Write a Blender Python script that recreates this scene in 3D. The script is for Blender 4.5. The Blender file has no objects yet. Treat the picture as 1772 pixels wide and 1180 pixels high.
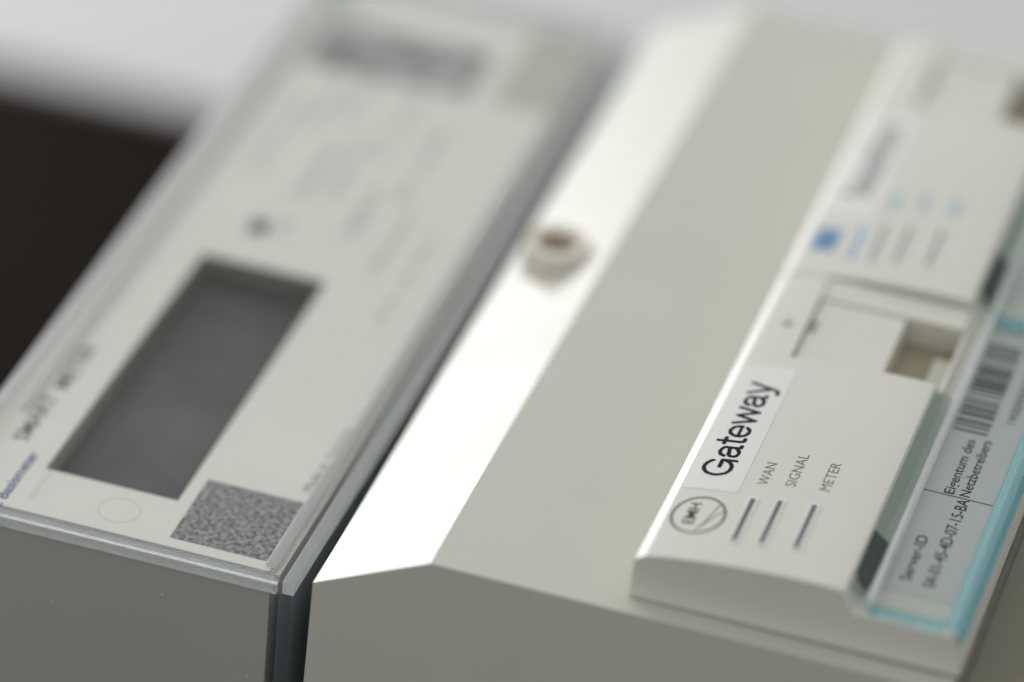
import bpy, bmesh, math, random
from mathutils import Matrix, Vector

# ------------------------------------------------------------------ camera, light, exposure
SC = bpy.context.scene
COL = SC.collection
MM = 0.001
TABLE = 220.0                       # all mm heights below are measured from the meter's cover; the table lies 220 mm lower


def W(x, y, z):
    return Vector((x * MM, y * MM, (z + TABLE) * MM))


cam_data = bpy.data.cameras.new("camera")
cam = bpy.data.objects.new("camera", cam_data)
COL.objects.link(cam)
cam_data.sensor_width = 36.0
cam_data.lens = 164.57
cam_data.clip_start = 0.05
cam_data.clip_end = 30.0
cam.matrix_world = Matrix.Translation(W(263.42, -837.18, 625.54)) @ Matrix((
    (0.952258, -0.223050, 0.208455),
    (0.294655, 0.492800, -0.818735),
    (0.079892, 0.841069, 0.534995))).to_4x4()
cam_data.dof.use_dof = True
cam_data.dof.focus_distance = 1.083
cam_data.dof.aperture_fstop = 3.0
cam_data.dof.aperture_blades = 9
SC.camera = cam

world = bpy.data.worlds.new("World")
SC.world = world
world.use_nodes = True
bg = world.node_tree.nodes["Background"]
bg.inputs[0].default_value = (0.985, 0.99, 1.0, 1)
bg.inputs[1].default_value = 0.49


def area_lamp(name, loc, target, sx, sy, power, color):
    d = bpy.data.lights.new(name, 'AREA')
    d.shape = 'RECTANGLE'
    d.size, d.size_y = sx, sy
    d.energy = power
    d.color = color
    o = bpy.data.objects.new(name, d)
    COL.objects.link(o)
    o.location = loc
    o.rotation_euler = (Vector(target) - Vector(loc)).to_track_quat('-Z', 'Y').to_euler()
    return o


C0 = W(40, 120, 0)
az, el, dist = math.radians(49), math.radians(13), 1.7
wl = C0 + Vector((-math.sin(az) * math.cos(el), math.cos(az) * math.cos(el), math.sin(el))) * dist
area_lamp("window_light", wl, C0, 1.0, 0.52, 16.5, (0.955, 0.995, 1.0))
area_lamp("overhead_fill", W(0, 700, 1500), W(60, 100, 0), 2.2, 2.2, 4.8, (0.99, 0.99, 1.0))  # added soft fill that brightens the top faces, not a lamp of the room

vs = SC.view_settings
vs.view_transform = 'Standard'
vs.look = 'None'
vs.exposure = 0.15
vs.gamma = 1.0
SC.cycles.use_denoising = True
SC.cycles.max_bounces = 14
SC.cycles.transmission_bounces = 12
SC.cycles.transparent_max_bounces = 24
SC.cycles.glossy_bounces = 6
SC.cycles.sample_clamp_indirect = 6.0


# ------------------------------------------------------------------ materials
def new_mat(name):
    m = bpy.data.materials.new(name)
    m.use_nodes = True
    return m, m.node_tree, m.node_tree.nodes["Principled BSDF"]


def plastic(name, col, rough=0.35, spec=0.5, grain=0.03, bump=0.02, scale=1400, specks=True):
    m, nt, b = new_mat(name)
    tc = nt.nodes.new("ShaderNodeTexCoord")
    n1 = nt.nodes.new("ShaderNodeTexNoise")
    n1.inputs["Scale"].default_value = 28
    n1.inputs["Detail"].default_value = 6
    nt.links.new(tc.outputs["Object"], n1.inputs["Vector"])
    mr = nt.nodes.new("ShaderNodeMapRange")
    mr.inputs["To Min"].default_value = 1 - grain
    mr.inputs["To Max"].default_value = 1 + grain
    nt.links.new(n1.outputs["Fac"], mr.inputs["Value"])
    mul = nt.nodes.new("ShaderNodeMix")
    mul.data_type = 'RGBA'
    mul.blend_type = 'MULTIPLY'
    mul.inputs[0].default_value = 1.0
    mul.inputs[6].default_value = (*col, 1)
    nt.links.new(mr.outputs[0], mul.inputs[7])
    out = mul.outputs[2]
    if specks:                      # dust lying on the plastic
        v = nt.nodes.new("ShaderNodeTexVoronoi")
        v.inputs["Scale"].default_value = 150
        nt.links.new(tc.outputs["Object"], v.inputs["Vector"])
        th = nt.nodes.new("ShaderNodeMath")
        th.operation = 'LESS_THAN'
        th.inputs[1].default_value = 0.04
        nt.links.new(v.outputs["Distance"], th.inputs[0])
        mx = nt.nodes.new("ShaderNodeMix")
        mx.data_type = 'RGBA'
        sc_ = nt.nodes.new("ShaderNodeMath")
        sc_.operation = 'MULTIPLY'
        sc_.inputs[1].default_value = 0.6
        nt.links.new(th.outputs[0], sc_.inputs[0])
        nt.links.new(sc_.outputs[0], mx.inputs[0])
        nt.links.new(out, mx.inputs[6])
        mx.inputs[7].default_value = (0.9, 0.9, 0.88, 1)
        out = mx.outputs[2]
    nt.links.new(out, b.inputs["Base Color"])
    rr = nt.nodes.new("ShaderNodeMapRange")
    rr.inputs["To Min"].default_value = rough * 0.88
    rr.inputs["To Max"].default_value = rough * 1.12
    n3 = nt.nodes.new("ShaderNodeTexNoise")
    n3.inputs["Scale"].default_value = 60
    n3.inputs["Detail"].default_value = 8
    nt.links.new(tc.outputs["Object"], n3.inputs["Vector"])
    nt.links.new(n3.outputs["Fac"], rr.inputs["Value"])
    nt.links.new(rr.outputs[0], b.inputs["Roughness"])
    b.inputs["Specular IOR Level"].default_value = spec
    n2 = nt.nodes.new("ShaderNodeTexNoise")
    n2.inputs["Scale"].default_value = scale
    n2.inputs["Detail"].default_value = 2
    nt.links.new(tc.outputs["Object"], n2.inputs["Vector"])
    bp = nt.nodes.new("ShaderNodeBump")
    bp.inputs["Strength"].default_value = bump
    bp.inputs["Distance"].default_value = 0.0002
    nt.links.new(n2.outputs["Fac"], bp.inputs["Height"])
    nt.links.new(bp.outputs[0], b.inputs["Normal"])
    return m


def ink(name, col, rough=0.6):
    return plastic(name, col, rough, 0.12, 0.08, 0.0, specks=False)


def clear_sheet(name, tint, rough=0.03, gloss=1.0):
    """thin clear plastic: what is not mirrored at the surface passes straight through, slightly tinted"""
    m = bpy.data.materials.new(name)
    m.use_nodes = True
    nt = m.node_tree
    nt.nodes.remove(nt.nodes["Principled BSDF"])
    out = nt.nodes["Material Output"]
    tr = nt.nodes.new("ShaderNodeBsdfTransparent")
    tr.inputs[0].default_value = (*tint, 1)
    gl = nt.nodes.new("ShaderNodeBsdfGlossy")
    gl.inputs["Roughness"].default_value = rough
    # Schlick reflectance of a thin sheet, the same from both of its faces
    ge = nt.nodes.new("ShaderNodeNewGeometry")
    dt = nt.nodes.new("ShaderNodeVectorMath")
    dt.operation = 'DOT_PRODUCT'
    nt.links.new(ge.outputs["Normal"], dt.inputs[0])
    nt.links.new(ge.outputs["Incoming"], dt.inputs[1])

    def op(kind, a, b=None):
        n = nt.nodes.new("ShaderNodeMath")
        n.operation = kind
        for i, v in enumerate((a, b)):
            if v is None:
                continue
            if isinstance(v, (int, float)):
                n.inputs[i].default_value = v
            else:
                nt.links.new(v, n.inputs[i])
        return n.outputs[0]
    p5 = op('POWER', op('SUBTRACT', 1.0, op('ABSOLUTE', dt.outputs["Value"])), 5.0)
    fac = op('MULTIPLY', op('ADD', op('MULTIPLY', p5, 0.96), 0.04), gloss)
    mx = nt.nodes.new("ShaderNodeMixShader")
    nt.links.new(fac, mx.inputs[0])
    nt.links.new(tr.outputs[0], mx.inputs[1])
    nt.links.new(gl.outputs[0], mx.inputs[2])
    nt.links.new(mx.outputs[0], out.inputs["Surface"])
    return m


def clear_solid(name, tint, rough=0.04, ior=1.5, through=0.25):
    """moulded clear plastic edge: refracts, with part of the light going straight through"""
    m = bpy.data.materials.new(name)
    m.use_nodes = True
    nt = m.node_tree
    nt.nodes.remove(nt.nodes["Principled BSDF"])
    out = nt.nodes["Material Output"]
    g = nt.nodes.new("ShaderNodeBsdfGlass")
    g.inputs["Color"].default_value = (*tint, 1)
    g.inputs["Roughness"].default_value = rough
    g.inputs["IOR"].default_value = ior
    tr = nt.nodes.new("ShaderNodeBsdfTransparent")
    tr.inputs[0].default_value = (*tint, 1)
    mx = nt.nodes.new("ShaderNodeMixShader")
    mx.inputs[0].default_value = through
    nt.links.new(g.outputs[0], mx.inputs[1])
    nt.links.new(tr.outputs[0], mx.inputs[2])
    nt.links.new(mx.outputs[0], out.inputs["Surface"])
    return m


def frosted(name, tint, white, amount, rough=0.1):
    """moulded plastic rim, partly milky where its edge scatters light"""
    m = clear_solid(name, tint, rough)
    nt = m.node_tree
    old = nt.nodes["Material Output"].inputs["Surface"].links[0].from_socket
    d = nt.nodes.new("ShaderNodeBsdfDiffuse")
    d.inputs[0].default_value = (*white, 1)
    t = nt.nodes.new("ShaderNodeBsdfTranslucent")
    t.inputs[0].default_value = (*white, 1)
    a = nt.nodes.new("ShaderNodeMixShader")
    a.inputs[0].default_value = 0.5
    nt.links.new(d.outputs[0], a.inputs[1])
    nt.links.new(t.outputs[0], a.inputs[2])
    b = nt.nodes.new("ShaderNodeMixShader")
    b.inputs[0].default_value = amount
    nt.links.new(old, b.inputs[1])
    nt.links.new(a.outputs[0], b.inputs[2])
    nt.links.new(b.outputs[0], nt.nodes["Material Output"].inputs["Surface"])
    return m


M = {}
M['housing'] = plastic("housing_plastic", (0.605, 0.592, 0.512), 0.38)
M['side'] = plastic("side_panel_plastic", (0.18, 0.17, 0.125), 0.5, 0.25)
M['unit'] = plastic("unit_plastic", (0.69, 0.685, 0.605), 0.38)
M['lid'] = plastic("lid_plastic", (0.70, 0.695, 0.62), 0.4)
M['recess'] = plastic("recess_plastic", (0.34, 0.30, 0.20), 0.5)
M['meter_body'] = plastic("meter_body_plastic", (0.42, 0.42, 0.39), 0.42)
M['faceplate'] = plastic("faceplate_plastic", (0.83, 0.815, 0.745), 0.5, 0.3)
M['slot_rim'] = plastic("indicator_rim", (0.80, 0.795, 0.75), 0.3, specks=False)
M['tape'] = plastic("label_tape", (0.765, 0.76, 0.72), 0.38, specks=False)
M['card'] = plastic("label_card", (0.62, 0.63, 0.61), 0.5, 0.3, specks=False)
M['paper'] = plastic("white_board", (0.56, 0.555, 0.56), 0.6, 0.2, 0.02, specks=False)
M['black_ink'] = ink("black_ink", (0.007, 0.005, 0.006))
M['grey_ink'] = ink("grey_ink", (0.20, 0.185, 0.18))
M['dark_grey_ink'] = ink("dark_grey_ink", (0.085, 0.085, 0.085))
M['brown_ink'] = ink("brown_ink", (0.16, 0.14, 0.115))
M['blue_ink'] = ink("blue_ink", (0.05, 0.10, 0.27))
M['logo_blue'] = ink("logo_blue", (0.15, 0.28, 0.47))
M['light_blue_ink'] = ink("light_blue_ink", (0.22, 0.45, 0.60))
M['lens'] = plastic("indicator_lens", (0.12, 0.122, 0.135), 0.25, specks=False)
M['slot_grey'] = ink("slot_grey", (0.30, 0.30, 0.28))
M['rubber_teal'] = plastic("dark_port_glass", (0.012, 0.028, 0.034), 0.25, specks=False)
M['grey_patch'] = plastic("printed_grey", (0.19, 0.185, 0.185), 0.5, 0.3, 0.0, 0.0, specks=False)
_nt = M['grey_patch'].node_tree          # uneven, mottled grey print
for _n in _nt.nodes:
    if _n.type == 'TEX_NOISE' and abs(_n.inputs["Scale"].default_value - 28) < 1:
        _n.inputs["Scale"].default_value = 800
        _n.inputs["Detail"].default_value = 3
    if _n.type == 'MAP_RANGE' and abs(_n.inputs["To Min"].default_value - 1) < 0.01:
        _n.inputs["From Min"].default_value = 0.3
        _n.inputs["From Max"].default_value = 0.7
        _n.inputs["To Min"].default_value = 0.12
        _n.inputs["To Max"].default_value = 2.3
M['coarse_patch'] = M['grey_patch'].copy()
M['coarse_patch'].name = "printed_grey_coarse"
for _n in M['coarse_patch'].node_tree.nodes:
    if _n.type == 'TEX_NOISE' and abs(_n.inputs["Scale"].default_value - 800) < 1:
        _n.inputs["Scale"].default_value = 90
    if _n.type == 'MIX' and _n.blend_type == 'MULTIPLY':
        _n.inputs[6].default_value = (0.27, 0.27, 0.265, 1)
M['beige_patch'] = plastic("printed_beige", (0.55, 0.54, 0.46), 0.5, 0.3, specks=False)
M['brass'] = plastic("screw_brown", (0.32, 0.24, 0.15), 0.5, specks=False)
M['screw'] = plastic("screw_collar", (0.78, 0.73, 0.63), 0.35, specks=False)
M['cover'] = clear_sheet("clear_cover", (0.98, 0.983, 0.98), 0.04, 0.7)
M['cover_wall'] = clear_solid("clear_cover_edge", (0.96, 0.975, 0.975), 0.06)
M['flap'] = clear_sheet("clear_flap", (0.92, 0.94, 0.932), 0.03, 0.55)
M['rim'] = frosted("milky_rim", (0.975, 0.98, 0.98), (0.84, 0.845, 0.835), 0.35)
M['edge'] = frosted("clear_edge", (0.96, 0.98, 0.98), (0.86, 0.865, 0.86), 0.4, 0.03)
M['wall'] = frosted("clear_wall", (0.90, 0.94, 0.96), (0.50, 0.54, 0.57), 0.25)
M['cyan_rim'] = frosted("cyan_rim", (0.80, 0.95, 0.975), (0.58, 0.86, 0.92), 0.2)
M['flap_slope'] = clear_sheet("flap_slope_shaded", (0.80, 0.85, 0.84), 0.05, 0.8)  # clear slope of the flap, tint darkened to paint shade over the trough
M['lip'] = frosted("milky_lip", (0.97, 0.98, 0.98), (0.86, 0.87, 0.87), 0.6)


def wood_mat():
    m, nt, b = new_mat("dark_table")
    tc = nt.nodes.new("ShaderNodeTexCoord")
    mp = nt.nodes.new("ShaderNodeMapping")
    mp.inputs["Scale"].default_value = (6, 60, 6)
    n = nt.nodes.new("ShaderNodeTexNoise")
    n.inputs["Scale"].default_value = 2
    n.inputs["Detail"].default_value = 8
    cr = nt.nodes.new("ShaderNodeValToRGB")
    cr.color_ramp.elements[0].color = (0.006, 0.0035, 0.002, 1)
    cr.color_ramp.elements[1].color = (0.014, 0.009, 0.006, 1)
    nt.links.new(tc.outputs["Object"], mp.inputs["Vector"])
    nt.links.new(mp.outputs[0], n.inputs["Vector"])
    nt.links.new(n.outputs["Fac"], cr.inputs[0])
    nt.links.new(cr.outputs[0], b.inputs["Base Color"])
    b.inputs["Roughness"].default_value = 0.6
    b.inputs["Specular IOR Level"].default_value = 0.02
    return m


def lcd_mat(lo=0.024, hi=0.060):
    m, nt, b = new_mat("display_glass")
    tc = nt.nodes.new("ShaderNodeTexCoord")
    n = nt.nodes.new("ShaderNodeTexNoise")
    n.inputs["Scale"].default_value = 45
    n.inputs["Detail"].default_value = 5
    cr = nt.nodes.new("ShaderNodeValToRGB")
    cr.color_ramp.elements[0].position = 0.3
    cr.color_ramp.elements[1].position = 0.75
    cr.color_ramp.elements[0].color = (lo, lo * 0.95, lo * 0.82, 1)
    cr.color_ramp.elements[1].color = (hi, hi * 0.98, hi * 0.93, 1)
    nt.links.new(tc.outputs["Object"], n.inputs["Vector"])
    nt.links.new(n.outputs["Fac"], cr.inputs[0])
    nt.links.new(cr.outputs[0], b.inputs["Base Color"])
    b.inputs["Roughness"].default_value = 0.35
    b.inputs["Specular IOR Level"].default_value = 0.35
    return m


M['table'] = wood_mat()
M['lcd'] = lcd_mat()
M['lcd_dark'] = lcd_mat(0.028, 0.085)
M['bezel_shade'] = plastic("bezel_shaded_olive", (0.24, 0.23, 0.18), 0.5, 0.3, specks=False)  # dark olive puts the shade of the recess walls into the colour


# ------------------------------------------------------------------ mesh helpers (all in mm)
def finish(bm, name, mat, parent=None, bevel=0.0, seg=2, angle=30, smooth=35):
    if bevel > 0:
        es = [e for e in bm.edges if len(e.link_faces) == 2 and e.calc_face_angle(0) > math.radians(angle)]
        bmesh.ops.bevel(bm, geom=es, offset=bevel, segments=seg, profile=0.5, affect='EDGES', clamp_overlap=True)
    bmesh.ops.recalc_face_normals(bm, faces=bm.faces)
    for v in bm.verts:
        v.co = W(*v.co)
    return to_object(bm, name, mat, parent, smooth)


def to_object(bm, name, mat, parent, smooth=35):
    me = bpy.data.meshes.new(name)
    # origin at the centre of the base of the mesh
    lo = Vector([min(v.co[i] for v in bm.verts) for i in range(3)])
    hi = Vector([max(v.co[i] for v in bm.verts) for i in range(3)])
    org = Vector(((lo.x + hi.x) / 2, (lo.y + hi.y) / 2, lo.z))
    for v in bm.verts:
        v.co -= org
    bm.to_mesh(me)
    bm.free()
    for p in me.polygons:
        p.use_smooth = True
    me.set_sharp_from_angle(angle=math.radians(smooth))
    me.materials.append(mat)
    o = bpy.data.objects.new(name, me)
    COL.objects.link(o)
    if parent:
        o.parent = parent
        base = Vector((0, 0, 0))
        p = parent
        while p:
            base += p.location
            p = p.parent
        o.location = org - base
    else:
        o.location = org
    return o


def add_box(bm, x0, x1, y0, y1, z0, z1):
    vs_ = [bm.verts.new(c) for c in ((x0, y0, z0), (x1, y0, z0), (x1, y1, z0), (x0, y1, z0),
                                     (x0, y0, z1), (x1, y0, z1), (x1, y1, z1), (x0, y1, z1))]
    for f in ((0, 3, 2, 1), (4, 5, 6, 7), (0, 1, 5, 4), (1, 2, 6, 5), (2, 3, 7, 6), (3, 0, 4, 7)):
        bm.faces.new([vs_[i] for i in f])


def box(name, x0, x1, y0, y1, z0, z1, mat, parent=None, bevel=0.3, seg=2):
    bm = bmesh.new()
    add_box(bm, x0, x1, y0, y1, z0, z1)
    return finish(bm, name, mat, parent, bevel, seg)


def extrude(name, prof, y0, y1, mat, parent=None, bevel=0.4, seg=3, angle=22, smooth=35):
    """profile of (x, z) points swept along y"""
    bm = bmesh.new()
    a = [bm.verts.new((x, y0, z)) for x, z in prof]
    b = [bm.verts.new((x, y1, z)) for x, z in prof]
    n = len(prof)
    bm.faces.new(a)
    bm.faces.new(b[::-1])
    for i in range(n):
        bm.faces.new((a[i], b[i], b[(i + 1) % n], a[(i + 1) % n]))
    return finish(bm, name, mat, parent, bevel, seg, angle, smooth)


def tube(name, cx, cy, z0, z1, r0, r1, mat, parent, hole=0.0, depth=0.0, n=40, bevel=0.35):
    """round post standing along z, tapered from r0 to r1, with an optional blind hole in its top"""
    bm = bmesh.new()
    rings = [(r0, z0), (r1, z1)]
    if hole:
        rings += [(hole, z1), (hole, z1 - depth)]
    vv = [[bm.verts.new((cx + r * math.cos(2 * math.pi * k / n), cy + r * math.sin(2 * math.pi * k / n), z)) for k in range(n)]
          for r, z in rings]
    bm.faces.new(vv[0][::-1])
    bm.faces.new(vv[-1])
    for a, b in zip(vv, vv[1:]):
        for k in range(n):
            bm.faces.new((a[k], a[(k + 1) % n], b[(k + 1) % n], b[k]))
    return finish(bm, name, mat, parent, bevel, 2, 40)


def flat(fz):
    return (lambda x: fz) if not callable(fz) else fz


def patch(name, x0, x1, y0, y1, z, mat, parent, t=0.05, nx=1):
    """thin printed or stuck-on patch that follows the surface height z(x)"""
    zf = flat(z)
    bm = bmesh.new()
    xs = [x0 + (x1 - x0) * i / nx for i in range(nx + 1)]
    top = [[bm.verts.new((x, y, zf(x) + t)) for x in xs] for y in (y0, y1)]
    bot = [[bm.verts.new((x, y, zf(x) - 0.05)) for x in xs] for y in (y0, y1)]
    for i in range(nx):
        bm.faces.new((top[0][i], top[0][i + 1], top[1][i + 1], top[1][i]))
        bm.faces.new((bot[0][i + 1], bot[0][i], bot[1][i], bot[1][i + 1]))
        bm.faces.new((bot[0][i], bot[0][i + 1], top[0][i + 1], top[0][i]))
        bm.faces.new((bot[1][i + 1], bot[1][i], top[1][i], top[1][i + 1]))
    bm.faces.new((bot[1][0], bot[0][0], top[0][0], top[1][0]))
    bm.faces.new((bot[0][-1], bot[1][-1], top[1][-1], top[0][-1]))
    return finish(bm, name, mat, parent, 0)


def lettering(name, text, xbase, y0, y1, cap, z, mat, parent, bold=0.0, t=0.03):
    """flat print reading along +y with the letter tops towards -x; y0..y1 is its length, cap its capital height"""
    zf = flat(z)
    cu = bpy.data.curves.new(name, 'FONT')
    cu.body = text
    cu.size = 1.0
    cu.offset = bold
    cu.resolution_u = 4
    ob = bpy.data.objects.new(name + "_source", cu)
    COL.objects.link(ob)
    dg = bpy.context.evaluated_depsgraph_get()
    me = bpy.data.meshes.new_from_object(ob.evaluated_get(dg))
    bpy.data.objects.remove(ob)
    bpy.data.curves.remove(cu)
    bm = bmesh.new()
    bm.from_mesh(me)
    bpy.data.meshes.remove(me)
    lo = min(v.co.x for v in bm.verts)
    hi = max(v.co.x for v in bm.verts)
    CAP = 0.73
    for v in bm.verts:
        tx = (v.co.x - lo) / (hi - lo)
        ty = v.co.y / CAP * cap
        x = xbase - ty
        v.co = (x, y0 + tx * (y1 - y0), zf(x) + t)
    for f in bm.faces:
        f.normal_update()
        if f.normal.z < 0:
            f.normal_flip()
    for v in bm.verts:
        v.co = W(*v.co)
    return to_object(bm, name, mat, parent)


def arc(cx, cy, rx, ry, a0, a1, n=20):
    return [(cx + rx * math.cos(math.radians(a0 + (a1 - a0) * k / n)), cy + ry * math.sin(math.radians(a0 + (a1 - a0) * k / n)))
            for k in range(n + 1)]


GLYPHS = {   # centre lines of a grotesque sans, in em
    'G': (0.778, [arc(0.395, 0.359, 0.300, 0.318, 33, 318), arc(0.395, 0.359, 0.300, 0.318, 318, 352, 6), [(0.69, 0.0), (0.69, 0.325), (0.42, 0.325)]]),
    'a': (0.556, [[(0.085, 0.355)] + arc(0.265, 0.37, 0.165, 0.112, 165, 0, 14) + [(0.43, 0.10), (0.455, 0.045), (0.52, 0.045)],
                  [(0.43, 0.305), (0.33, 0.288)] + arc(0.225, 0.157, 0.15, 0.118, 80, 290, 14) + [(0.35, 0.085), (0.43, 0.17)]]),
    't': (0.278, [[(0.135, 0.66), (0.135, 0.12), (0.155, 0.06), (0.205, 0.042), (0.262, 0.045)], [(0.015, 0.485), (0.262, 0.485)]]),
    'e': (0.556, [arc(0.275, 0.262, 0.205, 0.222, -4, 322, 26), [(0.075, 0.258), (0.478, 0.258)]]),
    'w': (0.722, [[(0.035, 0.52), (0.185, 0.03), (0.36, 0.49), (0.535, 0.03), (0.69, 0.52)]]),
    'y': (0.5, [[(0.035, 0.52), (0.25, 0.04)], [(0.46, 0.52), (0.235, -0.09), (0.19, -0.155), (0.13, -0.172), (0.06, -0.165)]]),
}


def tape_print(name, text, xbase, y0, y1, cap, z, mat, parent, t=0.13, cell=0.2, stem=0.047):
    """name printed dot by dot by a label printer: square dots wherever they lie on a letter's stroke"""
    zf = flat(z)
    segs = []
    pen = 0.0
    for ch in text:
        adv, strokes = GLYPHS[ch]
        for st in strokes:
            for p, q in zip(st, st[1:]):
                segs.append((p[0] + pen, p[1], q[0] + pen, q[1]))
        pen += adv
    lo = min(min(s_[0], s_[2]) for s_ in segs) - stem
    hi = max(max(s_[0], s_[2]) for s_ in segs) + stem
    sx = (y1 - y0) / (hi - lo)
    sy = cap / 0.718
    bm_ = bmesh.new()

    def inside(u, v):
        for ax, ay, bx, by in segs:
            dx, dy = bx - ax, by - ay
            if u < min(ax, bx) - stem or u > max(ax, bx) + stem:
                continue
            l2 = dx * dx + dy * dy
            k = 0 if l2 == 0 else max(0.0, min(1.0, ((u - ax) * dx + (v - ay) * dy) / l2))
            if (u - ax - k * dx) ** 2 + (v - ay - k * dy) ** 2 <= stem * stem:
                return True
        return False
    v = -0.24
    while v < 0.76:
        x_hi = xbase - v * sy
        x_lo = x_hi - cell
        n_ = int((y1 - y0) / cell) + 1
        start = None
        for i in range(n_ + 1):
            on = i < n_ and inside(lo + (i + 0.5) * cell / sx, v + 0.5 * cell / sy)
            if on and start is None:
                start = i
            if not on and start is not None:
                ya, yb_ = y0 + start * cell, y0 + i * cell
                bm_.faces.new([bm_.verts.new(c) for c in ((x_lo, ya, zf(x_lo) + t), (x_hi, ya, zf(x_hi) + t),
                                                          (x_hi, yb_, zf(x_hi) + t), (x_lo, yb_, zf(x_lo) + t))])
                start = None
        v += cell / sy
    for v_ in bm_.verts:
        v_.co = W(*v_.co)
    return to_object(bm_, name, mat, parent)


def ellipse_ring(bm, cx, cy, ax, ay, w, zf, n=64, t=0.03):
    o = [bm.verts.new((cx + ax * math.cos(a), cy + ay * math.sin(a), zf(cx + ax * math.cos(a)) + t))
         for a in [2 * math.pi * k / n for k in range(n)]]
    i = [bm.verts.new((cx + (ax - w) * math.cos(a), cy + (ay - w) * math.sin(a), zf(cx + (ax - w) * math.cos(a)) + t))
         for a in [2 * math.pi * k / n for k in range(n)]]
    for k in range(n):
        bm.faces.new((o[k], o[(k + 1) % n], i[(k + 1) % n], i[k]))


def stroke(bm, p, q, w, zf, t=0.03):
    p, q = Vector(p), Vector(q)
    d = (q - p).normalized() * 1.0
    nrm = Vector((-d.y, d.x)) * w / 2
    bm.faces.new([bm.verts.new((c.x, c.y, zf(c.x) + t)) for c in (p - nrm, q - nrm, q + nrm, p + nrm)])


def thing(name, label, cat, x, y, z, group=None):
    o = bpy.data.objects.new(name, None)
    COL.objects.link(o)
    o.empty_display_size = 0.01
    o.location = W(x, y, z)
    o["label"] = label
    o["category"] = cat
    if group:
        o["group"] = group
    return o


def structure(o):
    o["kind"] = "structure"
    return o


# ------------------------------------------------------------------ setting
o = structure(box("table", -1500, 1800, -700, 2200, -260, -TABLE, M['table'], None, 3))
o["label"] = "dark brown table top beside the meter"
o = structure(box("backdrop", -1480, 1780, 553, 2180, -TABLE, -TABLE + 4, M['paper'], None, 1.2))
o["label"] = "white board lying behind the devices"
o = box("plinth", -78, 190, 14, 276, -TABLE, -80, M['table'], None, 2)
o["label"] = "low dark block carrying the meter and the grey housing"
o["category"] = "plinth"

# ------------------------------------------------------------------ electricity meter
YB = 288.0
meter = thing("electricity_meter", "white electricity meter with long dark display under a clear cover", "meter", -43, 145, -80)
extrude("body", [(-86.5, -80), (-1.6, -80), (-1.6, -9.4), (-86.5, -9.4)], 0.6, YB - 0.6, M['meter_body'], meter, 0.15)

FZ = -3.0                            # top of the faceplate
DX0, DX1, DY0, DY1 = -66.8, -33.2, 24.8, 131.8
bm = bmesh.new()
add_box(bm, -82.5, DX0, 6.5, YB - 4, FZ - 6.2, FZ)
add_box(bm, DX1, -4.0, 6.5, YB - 4, FZ - 6.2, FZ)
add_box(bm, DX0, DX1, 6.5, DY0, FZ - 6.2, FZ)
add_box(bm, DX0, DX1, DY1, YB - 4, FZ - 6.2, FZ)
bmesh.ops.remove_doubles(bm, verts=bm.verts, dist=0.001)
dupes = {}
for f in list(bm.faces):             # drop the inner walls between the four strips
    dupes.setdefault(tuple(round(c, 2) for c in f.calc_center_median()), []).append(f)
plate = finish(bm, "faceplate", M['faceplate'], meter, 0)
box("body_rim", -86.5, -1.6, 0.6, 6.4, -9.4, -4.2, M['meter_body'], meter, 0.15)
for x0, x1, y0, y1 in ((-86.5, -82.6, 6.45, YB - 0.6), (-3.9, -1.6, 6.45, YB - 0.6), (-82.6, -3.9, YB - 3.9, YB - 0.6)):
    box("body_rim", x0, x1, y0, y1, -9.4, -4.2, M['faceplate'], meter, 0.25)
disp = patch("display", DX0, DX1, DY0, DY1, -8.6, M['lcd'], meter, 0.4)
for x0, x1, y0, y1 in ((DX0, DX0 + 0.5, DY0, DY1), (DX1 - 0.5, DX1, DY0, DY1), (DX0 + 0.5, DX1 - 0.5, DY0, DY0 + 0.5), (DX0 + 0.5, DX1 - 0.5, DY1 - 0.5, DY1)):
    box("display_bezel", x0, x1, y0, y1, -8.2, FZ - 0.3, M['bezel_shade'], disp, 0.1)
patch("segment_field", DX0 + 7, DX1 - 4, DY0 + 8, DY1 - 22, -8.2, M['lcd_dark'], disp, 0.05)

lettering("printed_text", "SMART", -75.2, 33.5, 54.5, 4.0, FZ, M['brown_ink'], meter, 0.015)
lettering("printed_text", "METER", -74.8, 58.5, 79.5, 4.0, FZ, M['brown_ink'], meter, 0.015)
lettering("printed_text", "L. Basismeter", -70.4, 4.5, 30.0, 2.9, FZ, M['blue_ink'], meter, 0.02)
lettering("printed_text", "Made in", -5.6, 41.0, 53.5, 2.6, FZ, M['grey_ink'], meter)
lettering("printed_text", "Germany", -5.2, 56.0, 70.0, 2.6, FZ, M['grey_ink'], meter)
o = patch("printed_square", -29.8, -5.5, 10.0, 36.0, FZ, M['grey_patch'], meter)
o["label"] = "dark grey printed square at the meter's corner"
patch("printed_panel", -77.0, -29.5, 237, 264, FZ, M['coarse_patch'], meter)
patch("printed_label", -23.0, -5.6, 238, 283, FZ, M['beige_patch'], meter)
patch("optical_window", -60.5, -55.6, 146.5, 153.5, FZ, M['dark_grey_ink'], meter)
random.seed(4)
for x, y, l, c, s in ((-51, 148, 9, 2.6, "1.8.0"), (-52, 168, 30, 4.2, "Zweirichtung"), (-45, 172, 34, 3.0, "230/400 V 50 Hz"),
                      (-34, 155, 26, 4.0, "5(60) A"), (-23, 140, 34, 2.4, "10 000 Imp/kWh"), (-68, 178, 40, 3.0, "DE MTP 15 B 004"),
                      (-14, 120, 44, 2.2, "Kl. B  -25..+55 C"), (-62, 205, 26, 3.0, "2.8.0 kWh"), (-55, 210, 24, 2.6, "2024"), (-40, 195, 36, 2.6, "A- 2.8.0"), (-28, 178, 40, 2.6, "RJ 1000")):
    lettering("printed_text", s, x, y, y + l, c, FZ, M['slot_grey'], meter)

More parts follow.
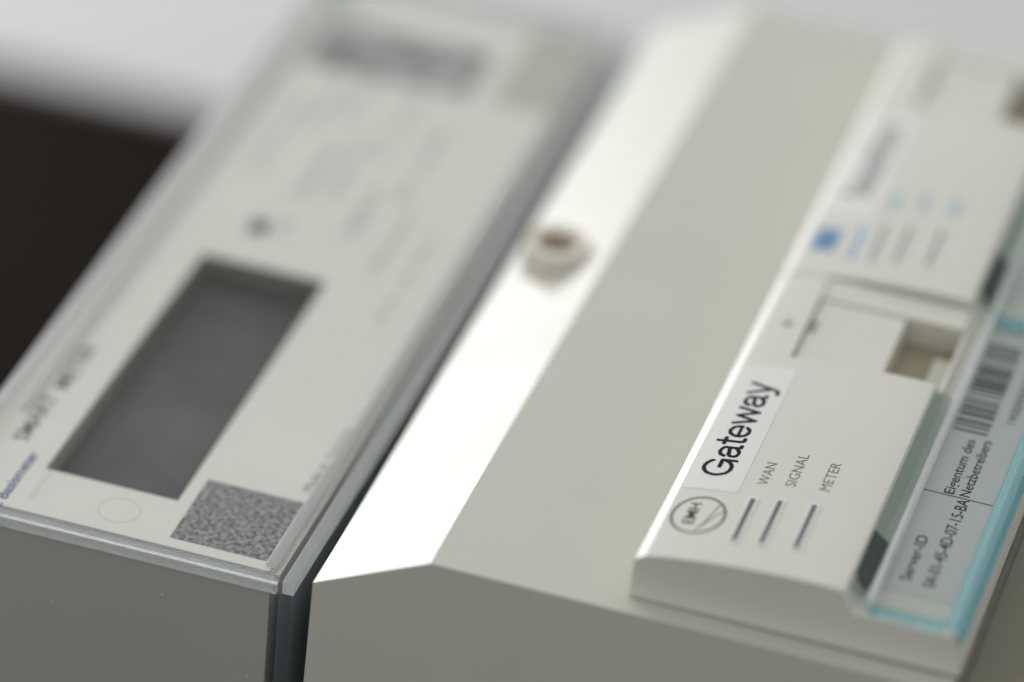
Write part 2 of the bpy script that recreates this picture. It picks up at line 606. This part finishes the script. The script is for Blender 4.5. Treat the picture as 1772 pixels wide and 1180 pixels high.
# clear cover: top sheet, moulded walls, ribs and bosses
cover = box("cover", -85.4, -1.7, 2.6, YB - 2.6, -1.7, -0.15, M['cover'], meter, 0.25)
extrude("cover_wall", [(0.9, -62), (4.0, -62), (3.9, -3.45), (0.9, -3.45)], 0, YB, M['wall'], cover, 0.35)
extrude("cover_edge", [(1.6, -3.4), (4.3, -3.4), (4.3, 0.0), (1.6, 0.0)], 0, YB, M['edge'], cover, 1.1, 6)
extrude("cover_wall", [(-88.0, -62), (-86.8, -62), (-86.8, -2.4), (-85.6, -1.7), (-85.6, -0.3), (-86.0, 0.0), (-87.4, 0), (-88.0, -0.8)], 0, YB,
        M['lip'], cover, 0.3)
box("cover_front_rim", -85.4, 0.2, 0.1, 1.9, -1.5, -0.05, M['cover_wall'], cover, 0.4, 4)
box("cover_front_rim", -85.4, 0.0, -0.1, 1.7, -4.1, -2.2, M['rim'], cover, 0.4, 4)
box("cover_front_rim", -85.4, -1.8, 2.6, 4.0, -2.9, -1.8, M['rim'], cover, 0.4, 3)
box("cover_rear_rim", -85.4, -1.7, YB - 2.4, YB - 0.1, -4.0, -0.05, M['cover_wall'], cover, 0.5, 3)
extrude("cover_rib", [(-81.9, -2.9), (-79.6, -2.9), (-79.6, -1.9), (-80.2, -1.75), (-81.4, -1.75), (-81.9, -1.9)], 46, 262, M['rim'], cover, 0.3)
extrude("cover_rib", [(-5.2, -2.95), (-1.8, -2.95), (-1.8, -1.9), (-2.4, -1.75), (-4.8, -1.75), (-5.2, -1.9)], 8, YB - 8, M['rim'], cover, 0.3)
box("cover_rib", -65.6, -64.7, 11, 47, -2.9, -1.75, M['cover'], cover, 0.2)
tube("cover_boss", -77.5, 273, -2.9, 0.9, 5.2, 5.0, M['cover_wall'], cover, 3.2, 2.0)
bm = bmesh.new()
ellipse_ring(bm, -44.5, 15.6, 5.2, 5.2, 0.45, lambda x: FZ)
finish(bm, "moulded_ring", M['lid'], plate, 0)

# ------------------------------------------------------------------ grey housing
HX0, HX1, HZ = 8.8, 240.0, 14.0
house = thing("mounting_housing", "light grey plastic housing with a slanted side, carrying both modules", "housing", 120, 145, -80)
extrude("shell", [(HX0 - 1.6, -80), (159.2, -80), (159.2, HZ - 6), (157.4, HZ - 5), (157.4, HZ), (36.2, HZ + 0.9),
                  (HX0, 1.7)], 0, 290, M['housing'], house, 1.3, 8, 15, 12)
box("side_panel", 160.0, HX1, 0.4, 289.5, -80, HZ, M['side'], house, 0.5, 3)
scr = tube("sealing_screw", 21.4, 149.5, 3.0, 13.4, 9.0, 8.4, M['screw'], house, 5.4, 3.5, 40, 0.9)
tube("screw_head", 21.4, 149.5, 9.8, 11.0, 5.2, 5.1, M['brass'], scr, 1.6, 1.0)

# ------------------------------------------------------------------ plug-in modules
PTS = [(81.8, 25.2), (84.0, 26.6), (87, 27.25), (90, 27.75), (95, 28.45), (100, 29.05), (104, 29.4), (110, 29.8), (115, 30.05),
       (120, 30.2), (125, 30.25), (128.6, 30.15), (129.6, 30.0)]


def top(x):
    for (x0, z0), (x1, z1) in zip(PTS, PTS[1:]):
        if x0 <= x <= x1:
            return z0 + (z1 - z0) * (x - x0) / (x1 - x0)
    return PTS[0][1] if x < PTS[0][0] else PTS[-1][1]


RIGHT = [(131.6, 25.4), (132.2, 24.4), (154.2, 24.4), (154.8, 25.6), (155.9, 25.4), (157.0, 20.0), (158.1, HZ + 0.8)]
FLOORZ = 20.0


def module(name, label, y, tape_text, tape_span, right_print):
    t = thing(name, label, "module", 120, y + 66, HZ, "modules plugged in on the housing")
    yb = y + 91.5
    yr = y + 131.4
    body = extrude("body", [(81.3, HZ + 0.8)] + PTS + RIGHT, y, yb, M['unit'], t, 0.45, 6, 24, 17)
    box("foot", 82.6, 156.6, y + 1.2, y + 130, HZ + 0.02, HZ + 0.78, M['unit'], t, 0)
    low = [(81.3, HZ + 0.8)] + [p for p in PTS if p[0] < 94] + [(94.3, top(94.3)), (94.5, FLOORZ), (130.4, FLOORZ), (130.6, 27.6), (131.4, 27.6)] + RIGHT
    rear = extrude("rear_section", low, yb + 0.05, yr, M['unit'], t, 0.25, 5, 24, 17)
    lid = box("terminal_lid", 94.9, 116.2, yb + 0.3, y + 121, FLOORZ, 27.7, M['lid'], rear, 0.35, 3)
    box("latch", 95.2, 96.4, y + 105.5, y + 110.5, 27.5, 28.0, M['slot_grey'], lid, 0.2)
    box("rear_bar", 94.6, 130.3, y + 121.4, yr - 0.3, FLOORZ, 28.1, M['unit'], rear, 0.5, 3)
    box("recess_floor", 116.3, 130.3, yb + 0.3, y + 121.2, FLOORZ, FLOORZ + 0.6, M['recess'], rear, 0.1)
    box("connector", 125.6, 130.2, yb + 0.6, y + 113, FLOORZ + 0.6, 23.6, M['beige_patch'], rear, 0.6, 3)
    # dark window in the sloping side
    bm = bmesh.new()
    n0 = Vector((0.62, 0.78))
    pts = [(130.1, 28.7), (133.6, 25.9)]
    vv = []
    for yy in (y + 10.0, y + 28.0):
        for off in (-1.2, 0.3):
            for px, pz in pts:
                vv.append(bm.verts.new((px + n0.x * off, yy, pz + n0.y * off)))
    for f in ((0, 1, 3, 2), (4, 6, 7, 5), (0, 4, 5, 1), (2, 3, 7, 6), (0, 2, 6, 4), (1, 5, 7, 3)):
        bm.faces.new([vv[i] for i in f])
    finish(bm, "dark_window", M['rubber_teal'], body, 0.15)
    # tape with the name
    tape = patch("label_tape", 84.15, 97.4, y + 29.6, y + 86.0, top, M['tape'], body, 0.09, 12)
    if right_print:
        tape_print("printed_text", tape_text, 93.8, y + tape_span[0], y + tape_span[1], 7.2, top, M['black_ink'], tape)
    else:
        lettering("printed_text", tape_text, 93.9, y + tape_span[0], y + tape_span[1], 7.2, top, M['black_ink'], tape, 0.0, 0.13)
    # indicator slots
    for x, a, b in ((101.6, 10.0, 28.0), (107.7, 10.8, 29.0), (115.5, 11.6, 30.0)):
        fr = patch("indicator_frame", x - 1.15, x + 1.15, y + a - 0.7, y + b + 0.7, top, M['slot_rim'], body, 0.22, 2)
        patch("indicator_lens", x - 0.62, x + 0.62, y + a, y + b, top, M['lens' if right_print else 'slot_grey'], fr, 0.24, 2)
    # card under the clear flap
    CZ = 24.45
    card = patch("label_card", 135.6, 152.6, y + 12.5, y + 128, CZ, M['card'], body, 0.12)
    if right_print:
        lettering("printed_text", "WAN", 103.1, y + 34.6, y + 44.2, 2.6, top, M['grey_ink'], body)
        lettering("printed_text", "SIGNAL", 109.3, y + 35.8, y + 50.0, 2.6, top, M['grey_ink'], body)
        lettering("printed_text", "METER", 117.2, y + 36.8, y + 49.0, 2.6, top, M['grey_ink'], body)
        bm = bmesh.new()
        cy = y + 18.6
        ellipse_ring(bm, 91.2, cy, 6.35, 7.9, 0.75, top)
        for p, q in (((91.9, cy - 6.6), (93.3, cy - 3.0)), ((93.3, cy - 3.0), (94.0, cy + 0.6)), ((94.0, cy + 0.6), (95.2, cy + 5.9)),
                     ((92.6, cy - 5.2), (95.4, cy + 1.0)), ((95.4, cy + 1.0), (97.0, cy + 3.2))):
            stroke(bm, p, q, 0.32, top)
        finish(bm, "printed_emblem", M['grey_ink'], body, 0)
        lettering("printed_text", "EMH", 90.9, cy - 4.0, cy + 4.8, 2.7, top, M['black_ink'], body, 0.01)
        z1 = CZ + 0.12
        lettering("printed_text", "Eigentum des", 142.9, y + 55.6, y + 80.0, 2.55, z1, M['black_ink'], card, 0.014)
        lettering("printed_text", "Netzbetreibers", 146.6, y + 55.8, y + 81.0, 2.55, z1, M['black_ink'], card, 0.014)
        lettering("printed_text", "Server-ID", 141.4, y + 17.5, y + 36.5, 2.7, z1, M['black_ink'], card, 0.014)
        lettering("printed_text", "0A-01-45-4D-07-15-BA", 147.0, y + 16.8, y + 54.6, 2.9, z1, M['black_ink'], card, 0.014)
        lettering("printed_text", "1900000004002150", 150.2, y + 90.5, y + 124, 2.4, z1, M['black_ink'], card)
        bm = bmesh.new()
        stroke(bm, (135.9, y + 55.0), (152.4, y + 54.8), 0.45, lambda x: z1)
        finish(bm, "printed_rule", M['dark_grey_ink'], card, 0)
        bm = bmesh.new()
        rnd = random.Random(11)
        yy = y + 83.0
        while yy < y + 122.5:
            w = rnd.choice((0.45, 0.45, 0.9, 0.9, 1.35))
            stroke(bm, (136.6, yy + w / 2), (145.0, yy + w / 2), w, lambda x: z1)
            yy += w + rnd.choice((0.45, 0.45, 0.5, 0.9, 1.3))
        finish(bm, "printed_barcode", M['black_ink'], card, 0)
        # sun-like mark on the rear strip
        bm = bmesh.new()
        for k in range(4):
            a = math.pi * k / 4
            stroke(bm, (89.7 - 1.5 * math.cos(a), y + 107 - 1.8 * math.sin(a)), (89.7 + 1.5 * math.cos(a), y + 107 + 1.8 * math.sin(a)), 0.35, top)
        finish(bm, "printed_symbol", M['grey_ink'], rear, 0)
    else:
        patch("printed_logo", 85.8, 91.8, y + 12.2, y + 23.0, top, M['logo_blue'], body, 0.05, 4)
        lettering("printed_text", "Smart", 97.6, y + 9.5, y + 26.0, 2.8, top, M['light_blue_ink'], body, 0.03)
        for x, s, yy in ((102.4, "WAN", 35.5), (109.2, "LAN", 37.0), (117.6, "PWR", 38.0)):
            lettering("printed_text", s, x, y + yy, y + yy + 9, 2.6, top, M['light_blue_ink'], body, 0.02)
        lettering("printed_text", "1900000012", 142.9, y + 55, y + 84, 2.6, CZ + 0.12, M['black_ink'], card)
    # clear flap over the card
    fy0, fy1 = y + 1.6, y + 130.8
    flap = extrude("clear_flap", [(136.7, 26.9), (153.2, 26.3), (153.2, 27.35), (136.7, 28.0)], fy0, fy1, M['flap'], t, 0.12)
    extrude("flap_slope", [(130.3, 28.6), (134.3, 26.9), (134.3, 27.6), (130.3, 29.4)], fy0 + 1, yb - 0.5, M['flap_slope'], flap, 0.1)
    extrude("flap_lip", [(134.4, 26.5), (135.8, 26.5), (136.6, 28.0), (136.4, 28.5), (135.9, 28.75), (135.3, 28.6), (134.5, 27.9)], fy0, fy1, M['lip'], flap, 0.25)
    extrude("flap_edge", [(153.3, 26.2), (154.6, 26.0), (154.9, 26.9), (154.5, 27.5), (153.3, 27.5)], fy0, fy1, M['cyan_rim'], flap, 0.25)
    extrude("flap_edge", [(156.0, 25.4), (156.5, 23.0), (157.7, 23.0), (157.0, 26.1), (156.2, 26.9), (155.2, 27.1), (155.1, 25.8)], fy0, fy1, M['cyan_rim'], flap, 0.3)
    box("flap_end", 135.9, 153.2, fy0 - 1.1, fy0 - 0.05, 25.2, 27.4, M['cyan_rim'], flap, 0.25)
    box("flap_end", 135.9, 153.2, fy1 + 0.05, fy1 + 0.5, 25.2, 27.8, M['cyan_rim'], flap, 0.2)
    tube("hinge_pin", 155.6, fy0 - 0.2, 21.6, 25.3, 1.3, 1.3, M['cyan_rim'], flap, 0, 0, 20, 0.3)
    return t


module("gateway_module", "white module with a black printed Gateway name tape", 6.2, "Gateway", (35.6, 78.4), True)
module("control_module", "white module with a blue square logo behind the Gateway one", 138.2, "Steuerbox", (41.0, 80.5), False)
